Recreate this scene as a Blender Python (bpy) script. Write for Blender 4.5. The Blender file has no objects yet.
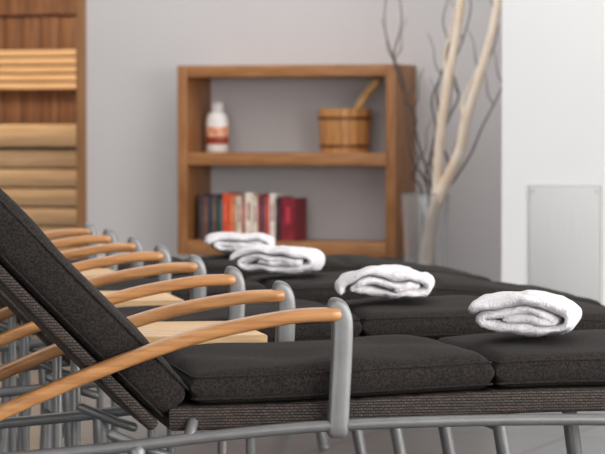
import bpy, bmesh, math, random
from mathutils import Vector, Matrix, noise
random.seed(4)
scene = bpy.context.scene
try:
    scene.view_settings.view_transform = 'Standard'
except Exception:
    pass
COL = scene.collection

# ---------------------------------------------------------------- materials
def srgb(r, g, b):
    def f(c):
        c /= 255.0
        return c/12.92 if c <= 0.04045 else ((c+0.055)/1.055)**2.4
    return (f(r), f(g), f(b), 1)

def base_mat(name, rgb, rough=0.5, metal=0.0):
    m = bpy.data.materials.new(name); m.use_nodes = True
    nt = m.node_tree; b = nt.nodes['Principled BSDF']
    b.inputs['Base Color'].default_value = srgb(*rgb)
    b.inputs['Roughness'].default_value = rough
    b.inputs['Metallic'].default_value = metal
    return m, nt, b

def noise_mat(name, c1, c2, scale=(1, 1, 1), nscale=10, rough=0.5, bump=0.0, detail=4, metal=0.0, bscale=None, bdist=0.002):
    m, nt, b = base_mat(name, c1, rough, metal)
    N = nt.nodes; L = nt.links
    tc = N.new('ShaderNodeTexCoord'); mp = N.new('ShaderNodeMapping')
    mp.inputs['Scale'].default_value = scale
    L.new(tc.outputs['Object'], mp.inputs[0])
    n = N.new('ShaderNodeTexNoise'); n.inputs['Scale'].default_value = nscale
    n.inputs['Detail'].default_value = detail
    L.new(mp.outputs[0], n.inputs['Vector'])
    r = N.new('ShaderNodeValToRGB')
    r.color_ramp.elements[0].position = 0.35; r.color_ramp.elements[1].position = 0.65
    r.color_ramp.elements[0].color = srgb(*c1); r.color_ramp.elements[1].color = srgb(*c2)
    L.new(n.outputs['Fac'], r.inputs[0]); L.new(r.outputs[0], b.inputs['Base Color'])
    if bump:
        n2 = N.new('ShaderNodeTexNoise'); n2.inputs['Scale'].default_value = bscale or nscale
        n2.inputs['Detail'].default_value = 3
        L.new((tc if bscale else mp).outputs['Object' if bscale else 0], n2.inputs['Vector'])
        bp = N.new('ShaderNodeBump'); bp.inputs['Strength'].default_value = bump
        bp.inputs['Distance'].default_value = bdist
        L.new(n2.outputs['Fac'], bp.inputs['Height']); L.new(bp.outputs[0], b.inputs['Normal'])
    return m

M_wall = noise_mat('plaster_grey', (201, 197, 198), (205, 202, 203), nscale=1.2, rough=0.9, bump=0.1, bscale=120)
M_white = noise_mat('plaster_white', (228, 228, 229), (232, 232, 232), nscale=1.2, rough=0.85, bump=0.1, bscale=120)
M_ceil = base_mat('ceiling_paint', (225, 225, 225), 0.9)[0]
M_oak = noise_mat('shelf_oak', (146, 96, 56), (176, 124, 78), scale=(1.2, 12, 12), nscale=5, rough=0.45, bump=0.1)
M_oakv = noise_mat('shelf_oak_vertical', (140, 91, 52), (170, 118, 73), scale=(12, 12, 1.2), nscale=5, rough=0.45, bump=0.1)
M_arm = noise_mat('bent_beech', (156, 106, 62), (186, 134, 84), scale=(2, 30, 30), nscale=4, rough=0.28)
M_metal = noise_mat('powder_grey_metal', (112, 112, 112), (120, 120, 120), nscale=30, rough=0.38, metal=0.35)
M_cush = noise_mat('dark_fabric', (26, 23, 22), (50, 45, 43), nscale=260, rough=0.95, bump=0.8, bscale=300, detail=2, bdist=0.0012)
M_cush.node_tree.nodes['Principled BSDF'].inputs['Specular IOR Level'].default_value = 0.2
M_towel = noise_mat('terry_cloth', (216, 212, 216), (230, 227, 230), nscale=60, rough=1.0, bump=1.0, bscale=240, bdist=0.005)
M_table = noise_mat('table_wood', (186, 148, 102), (208, 172, 128), scale=(2, 25, 25), nscale=4, rough=0.45)
M_sauna_d = noise_mat('sauna_dark_boards', (96, 62, 40), (130, 88, 58), scale=(14, 14, 1), nscale=3, rough=0.6)
M_sauna_l = noise_mat('sauna_abachi', (198, 162, 122), (216, 182, 142), scale=(1, 12, 12), nscale=4, rough=0.55)
M_frame = noise_mat('sauna_frame_wood', (140, 98, 62), (160, 114, 74), scale=(14, 14, 1), nscale=4, rough=0.5)
M_bucket = noise_mat('bucket_wood', (180, 122, 68), (212, 154, 96), scale=(22, 22, 1.5), nscale=5, rough=0.45)
M_band = base_mat('bucket_band', (120, 78, 46), 0.4, 0.5)[0]
M_handle = noise_mat('ladle_wood', (206, 162, 104), (222, 180, 122), nscale=20, rough=0.45)
M_birch = noise_mat('peeled_branch', (232, 208, 182), (248, 236, 220), scale=(6, 6, 1.5), nscale=6, rough=0.7, bump=0.4, bscale=30, bdist=0.004)
M_twig = noise_mat('dark_twig', (70, 60, 58), (98, 86, 82), nscale=30, rough=0.8)
M_steel = noise_mat('brushed_steel', (200, 200, 200), (206, 206, 206), scale=(40, 1, 1), nscale=6, rough=0.75, metal=0.0)
M_screw = base_mat('screw_steel', (120, 120, 120), 0.3, 0.9)[0]
M_plastic = base_mat('white_plastic', (232, 228, 224), 0.3)[0]
M_label = noise_mat('orange_label', (206, 96, 44), (232, 190, 160), nscale=28, rough=0.4)
M_labelband = base_mat('label_band', (150, 60, 36), 0.4)[0]

# wicker
M_wick, nt, b = base_mat('dark_wicker', (62, 50, 44), 0.6)
N = nt.nodes; L = nt.links
tc = N.new('ShaderNodeTexCoord'); ck = N.new('ShaderNodeTexBrick')
ck.inputs['Scale'].default_value = 1
ck.inputs['Brick Width'].default_value = 0.009; ck.inputs['Row Height'].default_value = 0.005
ck.inputs['Mortar Size'].default_value = 0.0010; ck.inputs['Mortar Smooth'].default_value = 0.9
ck.inputs['Color1'].default_value = srgb(66, 49, 39); ck.inputs['Color2'].default_value = srgb(36, 28, 24)
ck.inputs['Mortar'].default_value = srgb(18, 14, 12)
sp = N.new('ShaderNodeSeparateXYZ'); cb = N.new('ShaderNodeCombineXYZ')
L.new(tc.outputs['Object'], sp.inputs[0]); L.new(sp.outputs[0], cb.inputs[0]); L.new(sp.outputs[2], cb.inputs[1])
L.new(cb.outputs[0], ck.inputs['Vector']); L.new(ck.outputs['Color'], b.inputs['Base Color'])
bp = N.new('ShaderNodeBump'); bp.inputs['Distance'].default_value = 0.003; bp.invert = True
L.new(ck.outputs['Fac'], bp.inputs['Height']); L.new(bp.outputs[0], b.inputs['Normal'])

# floor tiles
M_floor, nt, b = base_mat('grey_floor_tiles', (128, 128, 130), 0.32)
N = nt.nodes; L = nt.links
tc = N.new('ShaderNodeTexCoord'); mp = N.new('ShaderNodeMapping'); bk = N.new('ShaderNodeTexBrick')
bk.offset = 0.0
bk.inputs['Scale'].default_value = 1; bk.inputs['Brick Width'].default_value = 0.6; bk.inputs['Row Height'].default_value = 0.6
bk.inputs['Mortar Size'].default_value = 0.009
bk.inputs['Color1'].default_value = srgb(84, 82, 82); bk.inputs['Color2'].default_value = srgb(94, 92, 92)
bk.inputs['Mortar'].default_value = srgb(46, 45, 45)
L.new(tc.outputs['Object'], mp.inputs[0]); L.new(mp.outputs[0], bk.inputs['Vector'])
L.new(bk.outputs['Color'], b.inputs['Base Color'])

# glass
M_glass = bpy.data.materials.new('clear_glass'); M_glass.use_nodes = True
b = M_glass.node_tree.nodes['Principled BSDF']
b.inputs['Transmission Weight'].default_value = 0.9; b.inputs['Roughness'].default_value = 0.05
b.inputs['IOR'].default_value = 1.5; b.inputs['Base Color'].default_value = (0.95, 0.96, 0.97, 1)

# ---------------------------------------------------------------- mesh helpers
def finish(bm, name, mats, parent=None, smooth=True, angle=40):
    me = bpy.data.meshes.new(name)
    bmesh.ops.recalc_face_normals(bm, faces=bm.faces)
    bm.to_mesh(me); bm.free()
    if not isinstance(mats, (list, tuple)): mats = [mats]
    for m in mats: me.materials.append(m)
    if smooth:
        for p in me.polygons: p.use_smooth = True
        try: me.set_sharp_from_angle(angle=math.radians(angle))
        except Exception: pass
    ob = bpy.data.objects.new(name, me); COL.objects.link(ob)
    if parent: ob.parent = parent
    return ob

def empty(name, loc=(0, 0, 0), rz=0):
    e = bpy.data.objects.new(name, None); COL.objects.link(e)
    e.empty_display_size = 0.1
    e.location = loc; e.rotation_euler = (0, 0, rz)
    return e

def add_box(bm, x0, x1, y0, y1, z0, z1, mi=0, bevel=0.0):
    r = bmesh.ops.create_cube(bm, size=1)
    vs = r['verts']
    for v in vs:
        v.co = Vector(((x0+x1)/2 + v.co.x*(x1-x0), (y0+y1)/2 + v.co.y*(y1-y0), (z0+z1)/2 + v.co.z*(z1-z0)))
    fs = set(f for v in vs for f in v.link_faces)
    for f in fs: f.material_index = mi
    if bevel:
        es = list(set(e for v in vs for e in v.link_edges))
        r = bmesh.ops.bevel(bm, geom=es, offset=bevel, segments=2, affect='EDGES', profile=0.5)
        for f in r['faces']: f.material_index = mi

def box(name, x0, x1, y0, y1, z0, z1, mat, parent=None, bevel=0.0):
    bm = bmesh.new(); add_box(bm, x0, x1, y0, y1, z0, z1, 0, bevel)
    return finish(bm, name, mat, parent, smooth=bevel > 0)

def catmull(P, n=8):
    P = [Vector(p) for p in P]
    Q = [P[0]*2-P[1]] + P + [P[-1]*2-P[-2]]
    out = []
    for i in range(1, len(Q)-2):
        a, b_, c, d = Q[i-1], Q[i], Q[i+1], Q[i+2]
        for k in range(n):
            t = k/n
            out.append(0.5*((2*b_)+(c-a)*t+(2*a-5*b_+4*c-d)*t*t+(3*b_-a-3*c+d)*t**3))
    out.append(P[-1]); return out

def add_sweep(bm, pts, rw, rh=None, side=None, n=12, power=2.0, mi=0, taper=None, capround=True):
    pts = [Vector(p) for p in pts]
    rh = rh or rw
    rings = []; prev = None
    T = []
    for i in range(len(pts)):
        a = pts[max(i-1, 0)]; c = pts[min(i+1, len(pts)-1)]
        T.append((c-a).normalized())
    st = [(i, 1.0, 0.0) for i in range(len(pts))]
    m = min(rw, rh)
    if capround:
        st = [(0, 0.45, -0.8*m), (0, 0.8, -0.5*m)] + st + [(len(pts)-1, 0.8, 0.5*m), (len(pts)-1, 0.45, 0.8*m)]
    for (i, s, off) in st:
        t = T[i]
        if side is not None: sd = Vector(side)
        else:
            if prev is None:
                prev = t.cross(Vector((0, 0, 1)))
                if prev.length < 0.1: prev = t.cross(Vector((0, 1, 0)))
            sd = prev
        sd = (sd - t*sd.dot(t)).normalized()
        if side is None: prev = sd
        up = sd.cross(t)
        k = taper(i/(len(pts)-1)) if taper else 1.0
        w = (rw*k - m*k*(1-s)); h = (rh*k - m*k*(1-s))
        ring = []
        for j in range(n):
            a = 2*math.pi*(j+0.5)/n
            ca, sa = math.cos(a), math.sin(a)
            x = math.copysign(abs(ca)**(2/power), ca)*w; y = math.copysign(abs(sa)**(2/power), sa)*h
            ring.append(bm.verts.new(pts[i]+t*off+sd*x+up*y))
        rings.append(ring)
    for a, c in zip(rings[:-1], rings[1:]):
        for j in range(n):
            f = bm.faces.new((a[j], a[(j+1) % n], c[(j+1) % n], c[j])); f.material_index = mi
    for r in (rings[0], rings[-1]):
        f = bm.faces.new(r); f.material_index = mi

def add_lathe(bm, prof, cx=0, cy=0, n=32, mi=0, mis=None):
    rings = []
    for (r, z) in prof:
        rings.append([bm.verts.new((cx+r*math.cos(2*math.pi*j/n), cy+r*math.sin(2*math.pi*j/n), z)) for j in range(n)])
    for k, (a, c) in enumerate(zip(rings[:-1], rings[1:])):
        for j in range(n):
            f = bm.faces.new((a[j], a[(j+1) % n], c[(j+1) % n], c[j]))
            f.material_index = mis[k] if mis else mi
    return rings

def add_pad(bm, path, length, v0, v1, thick, rad=0.02, nu=40, nv=22, wob=0.0, bulge=0.0, mi=0, seams=(), piping=0.0):
    """upholstered pad with rounded rims lying on path(t)->(origin u,z, normal u,z)"""
    def samples(n, ln):
        k = 6
        s = [rad*(1-math.cos(i/k*math.pi/2)) for i in range(k)]
        mid = [rad+(ln-2*rad)*i/(n-2*k) for i in range(n-2*k+1)]
        return s+mid+[ln-x for x in reversed(s)]
    us = samples(nu, length); vs_ = samples(nv, v1-v0)
    nu = len(us)-1; nv = len(vs_)-1
    top = {}; bot = {}
    def rimf(d):
        if d >= rad: return 1.0
        q = 1-d/rad
        return math.sqrt(max(0, 1-q*q))
    hmin = max(0, thick*0.5-rad)
    for i in range(nu+1):
        t = us[i]; a = -1+2*t/length
        (u, z), (nx, nz) = path(t)
        for j in range(nv+1):
            v = v0+vs_[j]; bb = -1+2*vs_[j]/(v1-v0)
            du = min(t, length-t); dv = min(vs_[j], v1-v0-vs_[j])
            e = rimf(du)*rimf(dv)
            h = hmin + (thick*0.5-hmin)*e
            w = noise.noise(Vector((u*7, v*7, z*7)))*wob*e + bulge*((1-a**4)*(1-bb**4))
            for s in seams:
                w -= 0.012*math.exp(-((t-s)/0.014)**2)*e
            c = thick*0.5
            top[i, j] = bm.verts.new((u+nx*(c+h+w), v, z+nz*(c+h+w)))
            bot[i, j] = bm.verts.new((u+nx*(c-h), v, z+nz*(c-h)))
    for i in range(nu):
        for j in range(nv):
            f = bm.faces.new((top[i, j], top[i+1, j], top[i+1, j+1], top[i, j+1])); f.material_index = mi
            f = bm.faces.new((bot[i, j], bot[i, j+1], bot[i+1, j+1], bot[i+1, j])); f.material_index = mi
    for i in range(nu):
        for j in (0, nv):
            f = bm.faces.new((top[i, j], top[i+1, j], bot[i+1, j], bot[i, j])); f.material_index = mi
    for j in range(nv):
        for i in (0, nu):
            f = bm.faces.new((top[i, j], top[i, j+1], bot[i, j+1], bot[i, j])); f.material_index = mi
    bmesh.ops.remove_doubles(bm, verts=bm.verts, dist=0.00001)
    if piping:
        for sgn, c in ((1, thick-0.012), (-1, 0.010)):
            loop = []
            for (tt, vv) in [(t, v0+0.004) for t in us[3:-3]] + [(length-0.004, v0+x) for x in vs_[3:-3]] + [(t, v1-0.004) for t in reversed(us[3:-3])] + [(0.004, v0+x) for x in reversed(vs_[3:-3])]:
                (u, z), (nx, nz) = path(tt)
                loop.append((u+nx*c, vv, z+nz*c))
            loop.append(loop[0])
            add_sweep(bm, loop, piping, n=6, capround=False)

# ---------------------------------------------------------------- camera
H = 0.95
YAW = math.radians(20)
R = Vector((math.cos(YAW), math.sin(YAW), 0)); F = Vector((-math.sin(YAW), math.cos(YAW), 0))
cam = bpy.data.cameras.new('camera'); camo = bpy.data.objects.new('camera', cam); COL.objects.link(camo)
cam.sensor_width = 36; cam.lens = 36*3000/605
camo.location = (0, 0, H)
camo.rotation_euler = (math.radians(90)-math.atan(97/3000), 0, YAW)
cam.clip_end = 100
cam.dof.use_dof = True; cam.dof.focus_distance = 5.55; cam.dof.aperture_fstop = 11
scene.camera = camo

# ---------------------------------------------------------------- room shell
WB = 12.80
box('floor', -9, 4, -4, 15.0, -0.1, 0, M_floor)
box('ceiling', -9, 4, -4, WB+0.1, 2.8, 2.9, M_ceil)
box('wall_back', -5.73, -3.2, WB, WB+0.1, 0, 2.8, M_wall)
box('wall_back_upper', -9, -5.73, WB, WB+0.1, 2.1, 2.8, M_wall)
box('wall_right_partition', -3.283, 4, 11.3, 12.9, 0, 2.8, M_white)
box('wall_left', -9.1, -9, -4, 15.0, 0, 2.8, M_wall)
box('wall_right', 4, 4.1, -4, 12.9, 0, 2.8, M_white)
box('wall_front', -9, 4, -4.1, -4, 0, 2.8, M_white)
box('baseboard_back', -5.72, -3.29, WB-0.012, WB, 0, 0.07, M_white)

# sauna
sauna = empty('sauna_cabin', (0, 0, 0))
bm = bmesh.new()
x = -9.0
while x < -5.75:
    add_box(bm, x+0.002, x+0.106, 14.45, 14.48, 0, 2.1, 0, 0.003); x += 0.108
finish(bm, 'back_boards', M_sauna_d, sauna)
box('back_sheathing', -9, -5.73, 14.48, 14.52, 0, 2.2, M_sauna_d, sauna)
box('side_boards', -5.74, -5.70, WB+0.1, 14.5, 0, 2.1, M_sauna_d, sauna)
box('sauna_roof', -9, -5.70, WB+0.1, 14.5, 2.1, 2.16, M_sauna_d, sauna)
bm = bmesh.new()
for k in range(5):
    z = 1.165+k*0.043
    add_box(bm, -8.9, -5.8, 14.38, 14.41, z, z+0.034, 0, 0.004)
for xx in (-8.5, -7.4, -6.2):
    add_box(bm, xx, xx+0.04, 14.41, 14.45, 1.15, 1.40)
finish(bm, 'backrest_slats', M_sauna_l, sauna)
box('wall_batten', -8.9, -5.8, 14.42, 14.45, 1.56, 1.68, M_sauna_d, sauna)
bm = bmesh.new()
for k in range(5):
    add_box(bm, -8.95, -5.76, 13.80+k*0.115, 13.80+k*0.115+0.1, 0.95, 0.975, 0, 0.003)
add_box(bm, -8.95, -5.76, 13.785, 13.81, 0.865, 0.978, 0, 0.003)
for k in range(8):
    z = 0.76-k*0.098
    add_box(bm, -8.95, -5.76, 13.80, 13.825, z, z+0.088, 0, 0.003)
add_box(bm, -8.95, -5.76, 13.86, 13.88, 0.02, 0.94, 1)
finish(bm, 'tiered_bench', [M_sauna_l, M_sauna_d], sauna)
box('door_frame_jamb', -5.775, -5.73, WB-0.02, WB+0.12, 0, 2.1, M_frame, sauna, 0.004)
box('door_frame_head', -9, -5.73, WB-0.02, WB+0.10, 2.06, 2.12, M_frame, sauna, 0.004)

# steel access panel on the partition
pan = empty('access_panel', (-3.027, 11.3, 0.5))
bm = bmesh.new()
add_box(bm, -0.142, 0.142, -0.010, 0, -0.24, 0.232, 0, 0.003)
finish(bm, 'plate', M_steel, pan)
bm = bmesh.new()
add_box(bm, -0.144, 0.144, -0.003, 0, -0.242, 0.234, 0)
for sx in (-1, 1):
    for zz in (-0.22, 0.212):
        r = bmesh.ops.create_uvsphere(bm, u_segments=10, v_segments=6, radius=0.004, matrix=Matrix.Translation((sx*0.128, -0.010, zz)))
finish(bm, 'rim_and_screws', M_screw, pan)

# ---------------------------------------------------------------- bookshelf
SX0, SX1, SY0, SY1 = -5.152, -4.117, 12.506, 12.80
sh = empty('open_bookshelf', (SX0, SY0, 0.389))
W = SX1-SX0; D = SY1-SY0-0.001; HH = 0.85; TS = 0.047
box('side_left', 0, TS, 0, D, 0, HH, M_oakv, sh, 0.003)
box('side_right', W-TS, W, 0, D, 0, HH, M_oakv, sh, 0.003)
box('board_top', TS, W-TS, 0, D, HH-0.052, HH, M_oak, sh, 0.003)
box('board_middle', TS, W-TS, 0.004, D, 0.403, 0.460, M_oak, sh, 0.003)
box('board_bottom', TS, W-TS, 0, D, 0, 0.065, M_oak, sh, 0.003)

# books : one object
ZB = 0.389+0.065
books = [  # width, height, rgb
 (0.018, .205, (54, 48, 50)), (0.018, .195, (96, 64, 52)), (0.016, .203, (40, 46, 62)), (0.018, .196, (92, 76, 62)), (0.012, .208, (44, 36, 38)),
 (0.014, .190, (34, 82, 84)), (0.026, .212, (192, 70, 42)), (0.018, .206, (208, 100, 58)), (0.012, .196, (150, 120, 100)), (0.024, .200, (206, 188, 170)),
 (0.010, .190, (150, 50, 40)), (0.032, .214, (222, 210, 194)), (0.022, .198, (208, 196, 180)), (0.016, .207, (122, 30, 34)),
 (0.014, .196, (60, 60, 74)), (0.016, .203, (182, 66, 56)), (0.026, .212, (222, 210, 200)), (0.024, .196, (56, 28, 34)), (0.056, .192, (124, 26, 40))]
bm = bmesh.new(); mats = [base_mat('book_pages', (222, 214, 196), 0.8)[0]]
x = SX0+TS+0.042
scale_w = 0.458/sum(b_[0]+0.001 for b_ in books)
for i, (w, h, c) in enumerate(books):
    m = noise_mat('book_cover_%d' % i, c, tuple(min(255, int(q*1.15)+6) for q in c), nscale=25, rough=0.5)
    mats.append(m); mi = len(mats)-1
    w *= scale_w; dp = 0.14+0.02*random.random(); y0 = 12.545+0.012*random.random()
    c2 = 0.0025
    add_box(bm, x, x+w, y0, y0+0.003, ZB+0.001, ZB+h, mi)
    add_box(bm, x, x+c2, y0+0.003, y0+dp, ZB+0.001, ZB+h, mi)
    add_box(bm, x+w-c2, x+w, y0+0.003, y0+dp, ZB+0.001, ZB+h, mi)
    add_box(bm, x+c2, x+w-c2, y0+0.003, y0+dp-0.004, ZB+0.004, ZB+h-0.004, 0)
    tone = tuple(int(min(255, q*1.5+18)) for q in c) if sum(c) < 380 else (150, 66, 44)
    mt = base_mat('book_title_%d' % i, tone, 0.5)[0]; mats.append(mt)
    add_box(bm, x+w*0.36, x+w*0.64, y0-0.0006, y0, ZB+h*0.42, ZB+h*0.80, len(mats)-1)
    x += w+0.001*scale_w
finish(bm, 'row_of_books', mats, None, smooth=False)

# bottle
ZS = 0.389+0.460
bm = bmesh.new()
rings = add_lathe(bm, [(0.0, 0.0), (0.047, 0.0), (0.052, 0.006), (0.052, 0.035), (0.0525, 0.036), (0.0525, 0.07), (0.0525, 0.115), (0.052, 0.116), (0.052, 0.135), (0.050, 0.155),
               (0.040, 0.176), (0.026, 0.184), (0.024, 0.188), (0.028, 0.189), (0.029, 0.192), (0.029, 0.222), (0.026, 0.226), (0.0, 0.226)], n=32,
          mis=[0, 0, 0, 1, 2, 1, 1, 0, 0, 0, 0, 0, 0, 0, 0, 0, 0, 0])
bmesh.ops.remove_doubles(bm, verts=bm.verts, dist=0.0002)
for v in bm.verts: v.co.y *= 0.75
o = finish(bm, 'plastic_bottle', [M_plastic, M_label, M_labelband]); o.location = (-5.015, 12.65, ZS+0.0005)

# bucket
bk_ = empty('sauna_bucket', (-4.405, 12.652, ZS+0.0005))
bm = bmesh.new()
nst = 18
add_lathe(bm, [(0.0, 0.012), (0.100, 0.012)], n=36)
for k in range(nst):
    a0 = 2*math.pi*(k+0.04)/nst; a1 = 2*math.pi*(k+0.96)/nst
    def P(r, a, z): return bm.verts.new((r*math.cos(a), r*math.sin(a), z))
    top = 0.195
    seg = 3; cols = []
    for q in range(seg+1):
        a = a0+(a1-a0)*q/seg
        cols.append((P(0.108, a, 0), P(0.119, a, top), P(0.106, a, top), P(0.096, a, 0)))
    for c0, c1 in zip(cols[:-1], cols[1:]):
        for q in range(4):
            bm.faces.new((c0[q], c1[q], c1[(q+1) % 4], c0[(q+1) % 4]))
    bm.faces.new(cols[0]); bm.faces.new(cols[-1])
finish(bm, 'staves', M_bucket, bk_)
bm = bmesh.new()
for z0, z1 in ((0.022, 0.036), (0.146, 0.160)):
    r0 = 0.1085+0.011*z0/0.195; r1 = 0.1085+0.011*z1/0.195
    add_lathe(bm, [(r0, z0), (r0+0.002, z0), (r1+0.002, z1), (r1, z1)], n=48)
finish(bm, 'hoops', M_band, bk_)
bm = bmesh.new()
add_sweep(bm, catmull([(-.01, 0.0, 0.04), (0.035, 0.0, 0.13), (0.075, -.02, 0.205), (0.115, -.03, 0.262), (0.168, -.04, 0.318)], 5), 0.024, 0.018, n=12, power=2.6)
r = bmesh.ops.create_uvsphere(bm, u_segments=16, v_segments=8, radius=0.035, matrix=Matrix.Translation((-0.01, 0, 0.05)))
finish(bm, 'ladle', M_handle, bk_)

# ---------------------------------------------------------------- vase with branches
VX, VY = -3.917, 12.30
vase = empty('glass_floor_vase', (VX, VY, 0))
bm = bmesh.new()
add_lathe(bm, [(0.0, 0.001), (0.086, 0.001), (0.093, 0.012), (0.089, 0.10), (0.088, 0.30), (0.094, 0.50), (0.105, 0.668), (0.103, 0.677), (0.098, 0.672),
               (0.085, 0.50), (0.078, 0.30), (0.078, 0.10), (0.078, 0.05), (0.0, 0.045)], n=48)
bmesh.ops.remove_doubles(bm, verts=bm.verts, dist=0.0002)
finish(bm, 'glass_body', M_glass, vase)
def wp(px, py, dy=0.0):   # local metres next to the vase
    return ((px-424)/232.7/0.955, dy, 0.95+(130-py)/232.7)
bm = bmesh.new()
add_sweep(bm, catmull([(0.01, -0.02, 0.07), (0.02, -0.02, 0.35), wp(436, 200, -.01), wp(439, 165, -.03), wp(444, 125, -.05), wp(449, 90, -.05), wp(456, 50, -.05), wp(463, 5, -.05), wp(468, -50, -.05)], 5), 0.025, n=10, taper=lambda t: 1-0.35*t)
add_sweep(bm, catmull([wp(449, 90, -.05), wp(446, 62, -.04), wp(449, 40, -.03), wp(455, 8, -.02)], 5), 0.007, n=8, taper=lambda t: 1-0.6*t)
finish(bm, 'thick_branch_1', M_birch, vase)
bm = bmesh.new()
add_sweep(bm, catmull([(-0.03, 0.0, 0.07), (-0.005, 0.0, 0.3), wp(429, 240, -.03), wp(438, 205, -.04), wp(453, 172, -.05), wp(463, 150, -.06), wp(469, 122, -.07), wp(480, 88, -.08), wp(491, 52, -.08), wp(499, 18, -.08), wp(507, -40, -.08)], 5), 0.030, n=10, taper=lambda t: 1-0.45*t)
add_sweep(bm, catmull([wp(469, 122, -.07), wp(465, 105, -.06), wp(470, 88, -.05), wp(478, 70, -.04)], 5), 0.008, n=8, taper=lambda t: 1-0.6*t)
finish(bm, 'thick_branch_2', M_birch, vase)
tw = [
 [(428, 200), (415, 150), (405, 110), (398, 80), (384, 45), (379, 20), (380, -10)],
 [(425, 200), (408, 160), (402, 125), (399, 95), (390, 60), (396, 30), (398, 15), (394, -8)],
 [(430, 198), (425, 160), (432, 130), (428, 100), (437, 75), (443, 45), (438, 20), (447, -10)],
 [(434, 200), (446, 165), (440, 140), (449, 115), (458, 95), (452, 70), (462, 40), (470, 10), (466, -12)],
 [(428, 205), (420, 175), (430, 150), (438, 120), (432, 95), (440, 60)],
 [(436, 205), (452, 180), (468, 155), (478, 128), (490, 105), (499, 85), (504, 78)],
 [(434, 205), (446, 178), (452, 150), (462, 120), (474, 98), (480, 72), (492, 50), (496, 22), (488, 0)],
 [(422, 200), (412, 178), (418, 160), (410, 140), (416, 120), (408, 100), (412, 86)],
]
bm = bmesh.new()
for k, path in enumerate(tw):
    dy = random.uniform(0.0, .07)
    pts = [(random.uniform(-.04, .04), dy*0.5, 0.075)] + [wp(px, py, dy+random.uniform(-.015, .015)) for px, py in path]
    add_sweep(bm, catmull(pts, 6), 0.0055, n=6, taper=lambda t: 1-0.6*t)
    for q in range(2):
        i = random.randint(3, len(path)-1); p = Vector(pts[i]); s = random.choice((-1, 1))
        add_sweep(bm, catmull([p, p+Vector((s*.03, .01, .05)), p+Vector((s*.035, .0, .12)), p+Vector((s*.06, .0, .18))], 5), 0.003, n=5, taper=lambda t: 1-0.6*t)
finish(bm, 'thin_twigs', M_twig, vase)

# ---------------------------------------------------------------- sun loungers
ANG = YAW+math.radians(9.9)
U = Vector((math.cos(ANG), math.sin(ANG), 0)); V = Vector((-math.sin(ANG), math.cos(ANG), 0))
O = R*0.069+F*5.2
PITCH = 1.218; LW = 0.58
def sm(x):
    x = max(0, min(1, x)); return x*x*(3-2*x)
def z0(u):
    return 0.474+0.022*sm((u+.26)/.7)-0.06*sm((u-.6)/.7)
def seatpath(us):
    def f(t):
        u = us+t; dz = (z0(u+.01)-z0(u-.01))/.02
        n = Vector((-dz, 1)).normalized()
        return (u, z0(u)), (n.x, n.y)
    return f
TH = 0.060
bt = Vector((-.693, .721)).normalized(); bn = Vector((bt.y, -bt.x))
B0 = Vector((-.262, .497))+Vector((bt.y, -bt.x))*0.008
def backpath(off, s0=0.0):
    def f(t):
        tt = t+s0
        p = B0+bt*tt+bn*(off-0.006*math.sin(min(1, max(0, tt/.9))*math.pi))
        return (p.x, p.y), (bn.x, bn.y)
    return f

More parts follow.
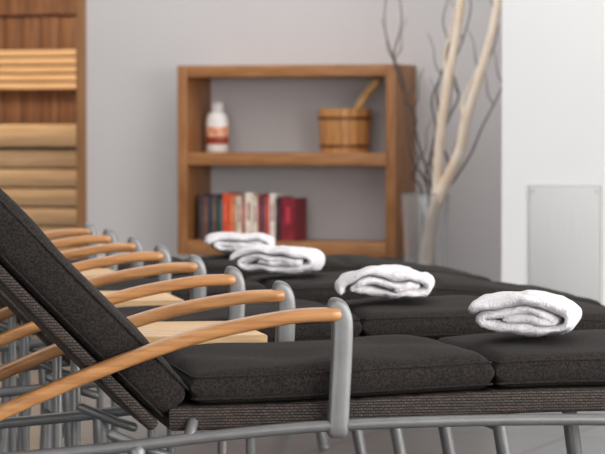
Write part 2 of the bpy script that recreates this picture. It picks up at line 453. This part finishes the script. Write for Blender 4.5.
def build_lounger_meshes():
    parts = []
    def rec(bm, name, mat):
        o = finish(bm, name, mat); parts.append((name, o.data)); bpy.data.objects.remove(o)
    bm = bmesh.new()
    add_pad(bm, seatpath(-.262), .540, .020, LW-.020, TH, rad=.027, wob=0.011, bulge=0.014, nu=52, nv=34, piping=.0022)
    rec(bm, 'seat_cushion', M_cush)
    bm = bmesh.new()
    add_pad(bm, seatpath(.280), .88, .020, LW-.020, TH, rad=.027, wob=0.009, bulge=0.012, nu=70, nv=34, seams=(.43,), piping=.0022)
    rec(bm, 'leg_cushion', M_cush)
    bm = bmesh.new()
    add_pad(bm, backpath(-.082), .88, .020, LW-.020, .086, rad=.030, wob=0.010, bulge=0.006, nu=70, nv=34, piping=.0022)
    rec(bm, 'back_cushion', M_cush)
    bm = bmesh.new()
    def wf(t):
        (u, z), n = seatpath(-.30)(t); return (u, z-.044), n
    add_pad(bm, wf, 1.47, .018, LW-.018, .042, rad=.006, nu=50, nv=24)
    rec(bm, 'woven_seat_frame', M_wick)
    bm = bmesh.new()
    add_pad(bm, backpath(-.106), .89, .018, LW-.018, .022, rad=.006, nu=50, nv=24)
    rec(bm, 'woven_back_frame', M_wick)
    # metal
    bm = bmesh.new()
    for v in (-.004, LW+.004):
        s = -1 if v < 0 else 1
        rail = catmull([(-.80, v, .375), (-.62, v, .388), (-.40, v, .405), (-.2, v, .425), (0, v, .438), (.3, v, .442), (.6, v, .434), (.9, v, .408), (1.14, v, .385)], 6)
        add_sweep(bm, rail, .0105, n=12, side=(0, 1, 0))
        # arm post with a flat head that the wooden arm slots into
        post = catmull([(-.018, v, .643), (-.008, v, .638), (-.001, v, .615), (-.002, v, .56), (-.005, v, .50), (-.009, v, .425)], 6)
        add_sweep(bm, post, .012, .0185, side=(0, 1, 0), n=16, power=3.5)
        add_sweep(bm, catmull([(-.36, v, .40), (-.355, v, .25), (-.375, v, .012)], 5), .0155, n=14, side=(0, 1, 0))
        add_sweep(bm, catmull([(.56, v, .425), (.58, v, .28), (.63, v, .012)], 5), .0155, n=14, side=(0, 1, 0))
        for uu in (-.376, .632):
            add_sweep(bm, [(uu, v, .012), (uu, v, .004)], .018, n=12, side=(0, 1, 0), capround=False)
        for uu in (-.27, .9):
            add_sweep(bm, [(uu, v, .42 if uu < 0 else .405), (uu+.01, v-s*.02, z0(uu)-.03)], .010, n=10, side=(0, 1, 0))
    add_sweep(bm, catmull([(-.66, .035, .80), (-.68, .03, .62), (-.73, .01, .40)], 6), .006, n=8, side=(0, 1, 0))
    for uu, zz in ((-.36, .30), (.583, .30), (.95, .402)):
        add_sweep(bm, [(uu, 0, zz), (uu, LW, zz)], .009, n=12)
    for v in (.03, LW-.03):
        add_sweep(bm, [(-.40, v, .425), (-.33, v, .395), (-.30, v, .385)], .009, n=10)
    rec(bm, 'metal_frame', M_metal)
    for i, v in enumerate((-.004, LW+.004)):
        bm = bmesh.new()
        arm = catmull([(-.014, v, .631), (-.10, v, .626), (-.25, v, .597), (-.42, v, .540), (-.59, v, .470), (-.70, v, .414), (-.76, v, .388)], 8)
        add_sweep(bm, arm, .021, .0125, side=(0, 1, 0), n=20, power=3.2)
        rec(bm, 'armrest_%d' % (i+1), M_arm)
    return parts
parts = build_lounger_meshes()

def towel_mesh(seed, hw=.105, hh=.038, ln=.075):
    rnd = random.Random(seed)
    bm = bmesh.new()
    pts = []
    turns = 1.75; n = 100
    lay = 0.0215
    ph = rnd.uniform(2.6, 3.4)
    for i in range(n+1):
        t = i/n*turns
        shrink = lay*(turns-t)
        a = 2*math.pi*(t-turns) + ph
        A = hw-0.011-shrink*1.3; B = max(0.003, hh-0.011-shrink)
        ca, sa = math.cos(a), math.sin(a)
        x_ = math.copysign(abs(ca)**0.7, ca)*A; z_ = math.copysign(abs(sa)**0.75, sa)*B
        z_ += 0.003*math.sin(x_*40+seed)*(1 if sa > 0 else 0)
        pts.append(Vector((x_, 0, z_+hh)))
    add_sweep(bm, pts, ln, .0118, side=(0, 1, 0), n=32, power=2.8)
    bmesh.ops.subdivide_edges(bm, edges=[e for e in bm.edges if e.calc_length() > .016 and len(e.link_faces) == 2], cuts=7, use_grid_fill=True)
    for v in bm.verts:
        q = v.co*20+Vector((seed*3.1, 0, 0)); q2 = v.co*75+Vector((0, seed*2.2, 0))
        v.co += Vector((noise.noise(q), noise.noise(q+Vector((9, 0, 0)))*2.0, noise.noise(q+Vector((0, 9, 0)))*1.2))*0.007
        v.co += Vector((0, noise.noise(q2), noise.noise(q2+Vector((5, 5, 0)))))*0.0026
        v.co.z = max(0.008, v.co.z)-0.008
    return bm

tus = [.395, .385, .337, .425]
for k in range(4):
    org = O+V*(PITCH*k)
    e = empty('reclining_lounger', org, ANG)
    for (nm, me) in parts:
        o = bpy.data.objects.new(nm, me); COL.objects.link(o); o.parent = e
    bm = towel_mesh(k+1, hw=(.109, .117, .126, .115)[k], hh=(.046, .043, .044, .039)[k])
    t = finish(bm, 'rolled_towel', M_towel, angle=80)
    t.location = org+U*tus[k]+V*.265+Vector((0, 0, z0(tus[k])+TH+.0125))
    t.rotation_euler = (0, 0, ANG-math.radians((22, 14, 24, 10)[k]))

# side tables
for k in range(3):
    org = O+V*(PITCH*k)
    e = empty('side_table', org, ANG)
    bm = bmesh.new()
    for q in range(7):
        v0_ = .685+q*.063
        add_box(bm, -.42, -.02, v0_, v0_+.058, .524, .549, 0, .003)
    finish(bm, 'slatted_top', M_table, e)
    bm = bmesh.new()
    add_box(bm, -.40, -.04, .70, .72, .494, .523, 0, .002); add_box(bm, -.40, -.04, 1.085, 1.105, .494, .523, 0, .002)
    for uu in (-.395, -.05):
        for vv in (.71, 1.095):
            add_sweep(bm, [(uu, vv, .505), (uu, vv, .012)], .010, n=12)
    finish(bm, 'table_legs', M_metal, e)

# ---------------------------------------------------------------- lights
def area(name, loc, rot, sx, sy, power, col=(1, 1, 1)):
    l = bpy.data.lights.new(name, 'AREA'); l.shape = 'RECTANGLE'; l.size = sx; l.size_y = sy; l.energy = power; l.color = col
    o = bpy.data.objects.new(name, l); COL.objects.link(o); o.location = loc; o.rotation_euler = rot
    return o
area('added_key_right', (3.9, 4.5, 1.6), (0, math.radians(90), 0), 2.2, 9, 590, (1.0, 0.985, 0.96))  # soft key added from the right; the wall there has no window
area('overhead_fill', (-3.0, 8.0, 2.75), (0, 0, 0), 5, 7, 130, (1, .985, .965))  # broad soft fill added under the ceiling, without any fitting
area('back_wall_wash_fill', (-4.9, 11.35, 2.72), (math.radians(20), 0, 0), 3.0, .5, 28, (1, .985, .97))  # wash added only to brighten the grey back wall, not a modelled lamp
area('front_fill', (-2, -3.9, 1.6), (math.radians(90), 0, 0), 8, 2.2, 230, (0.995, 0.99, 0.99))  # frontal fill added behind the camera; that wall is solid, no window
area('sauna_lamp', (-6.6, 13.5, 2.05), (0, 0, 0), 1.2, .5, 30, (1, .83, .60))
w = bpy.data.worlds.new('world'); scene.world = w; w.use_nodes = True
w.node_tree.nodes['Background'].inputs[0].default_value = (0.8, 0.85, 0.9, 1)
w.node_tree.nodes['Background'].inputs[1].default_value = 0.4
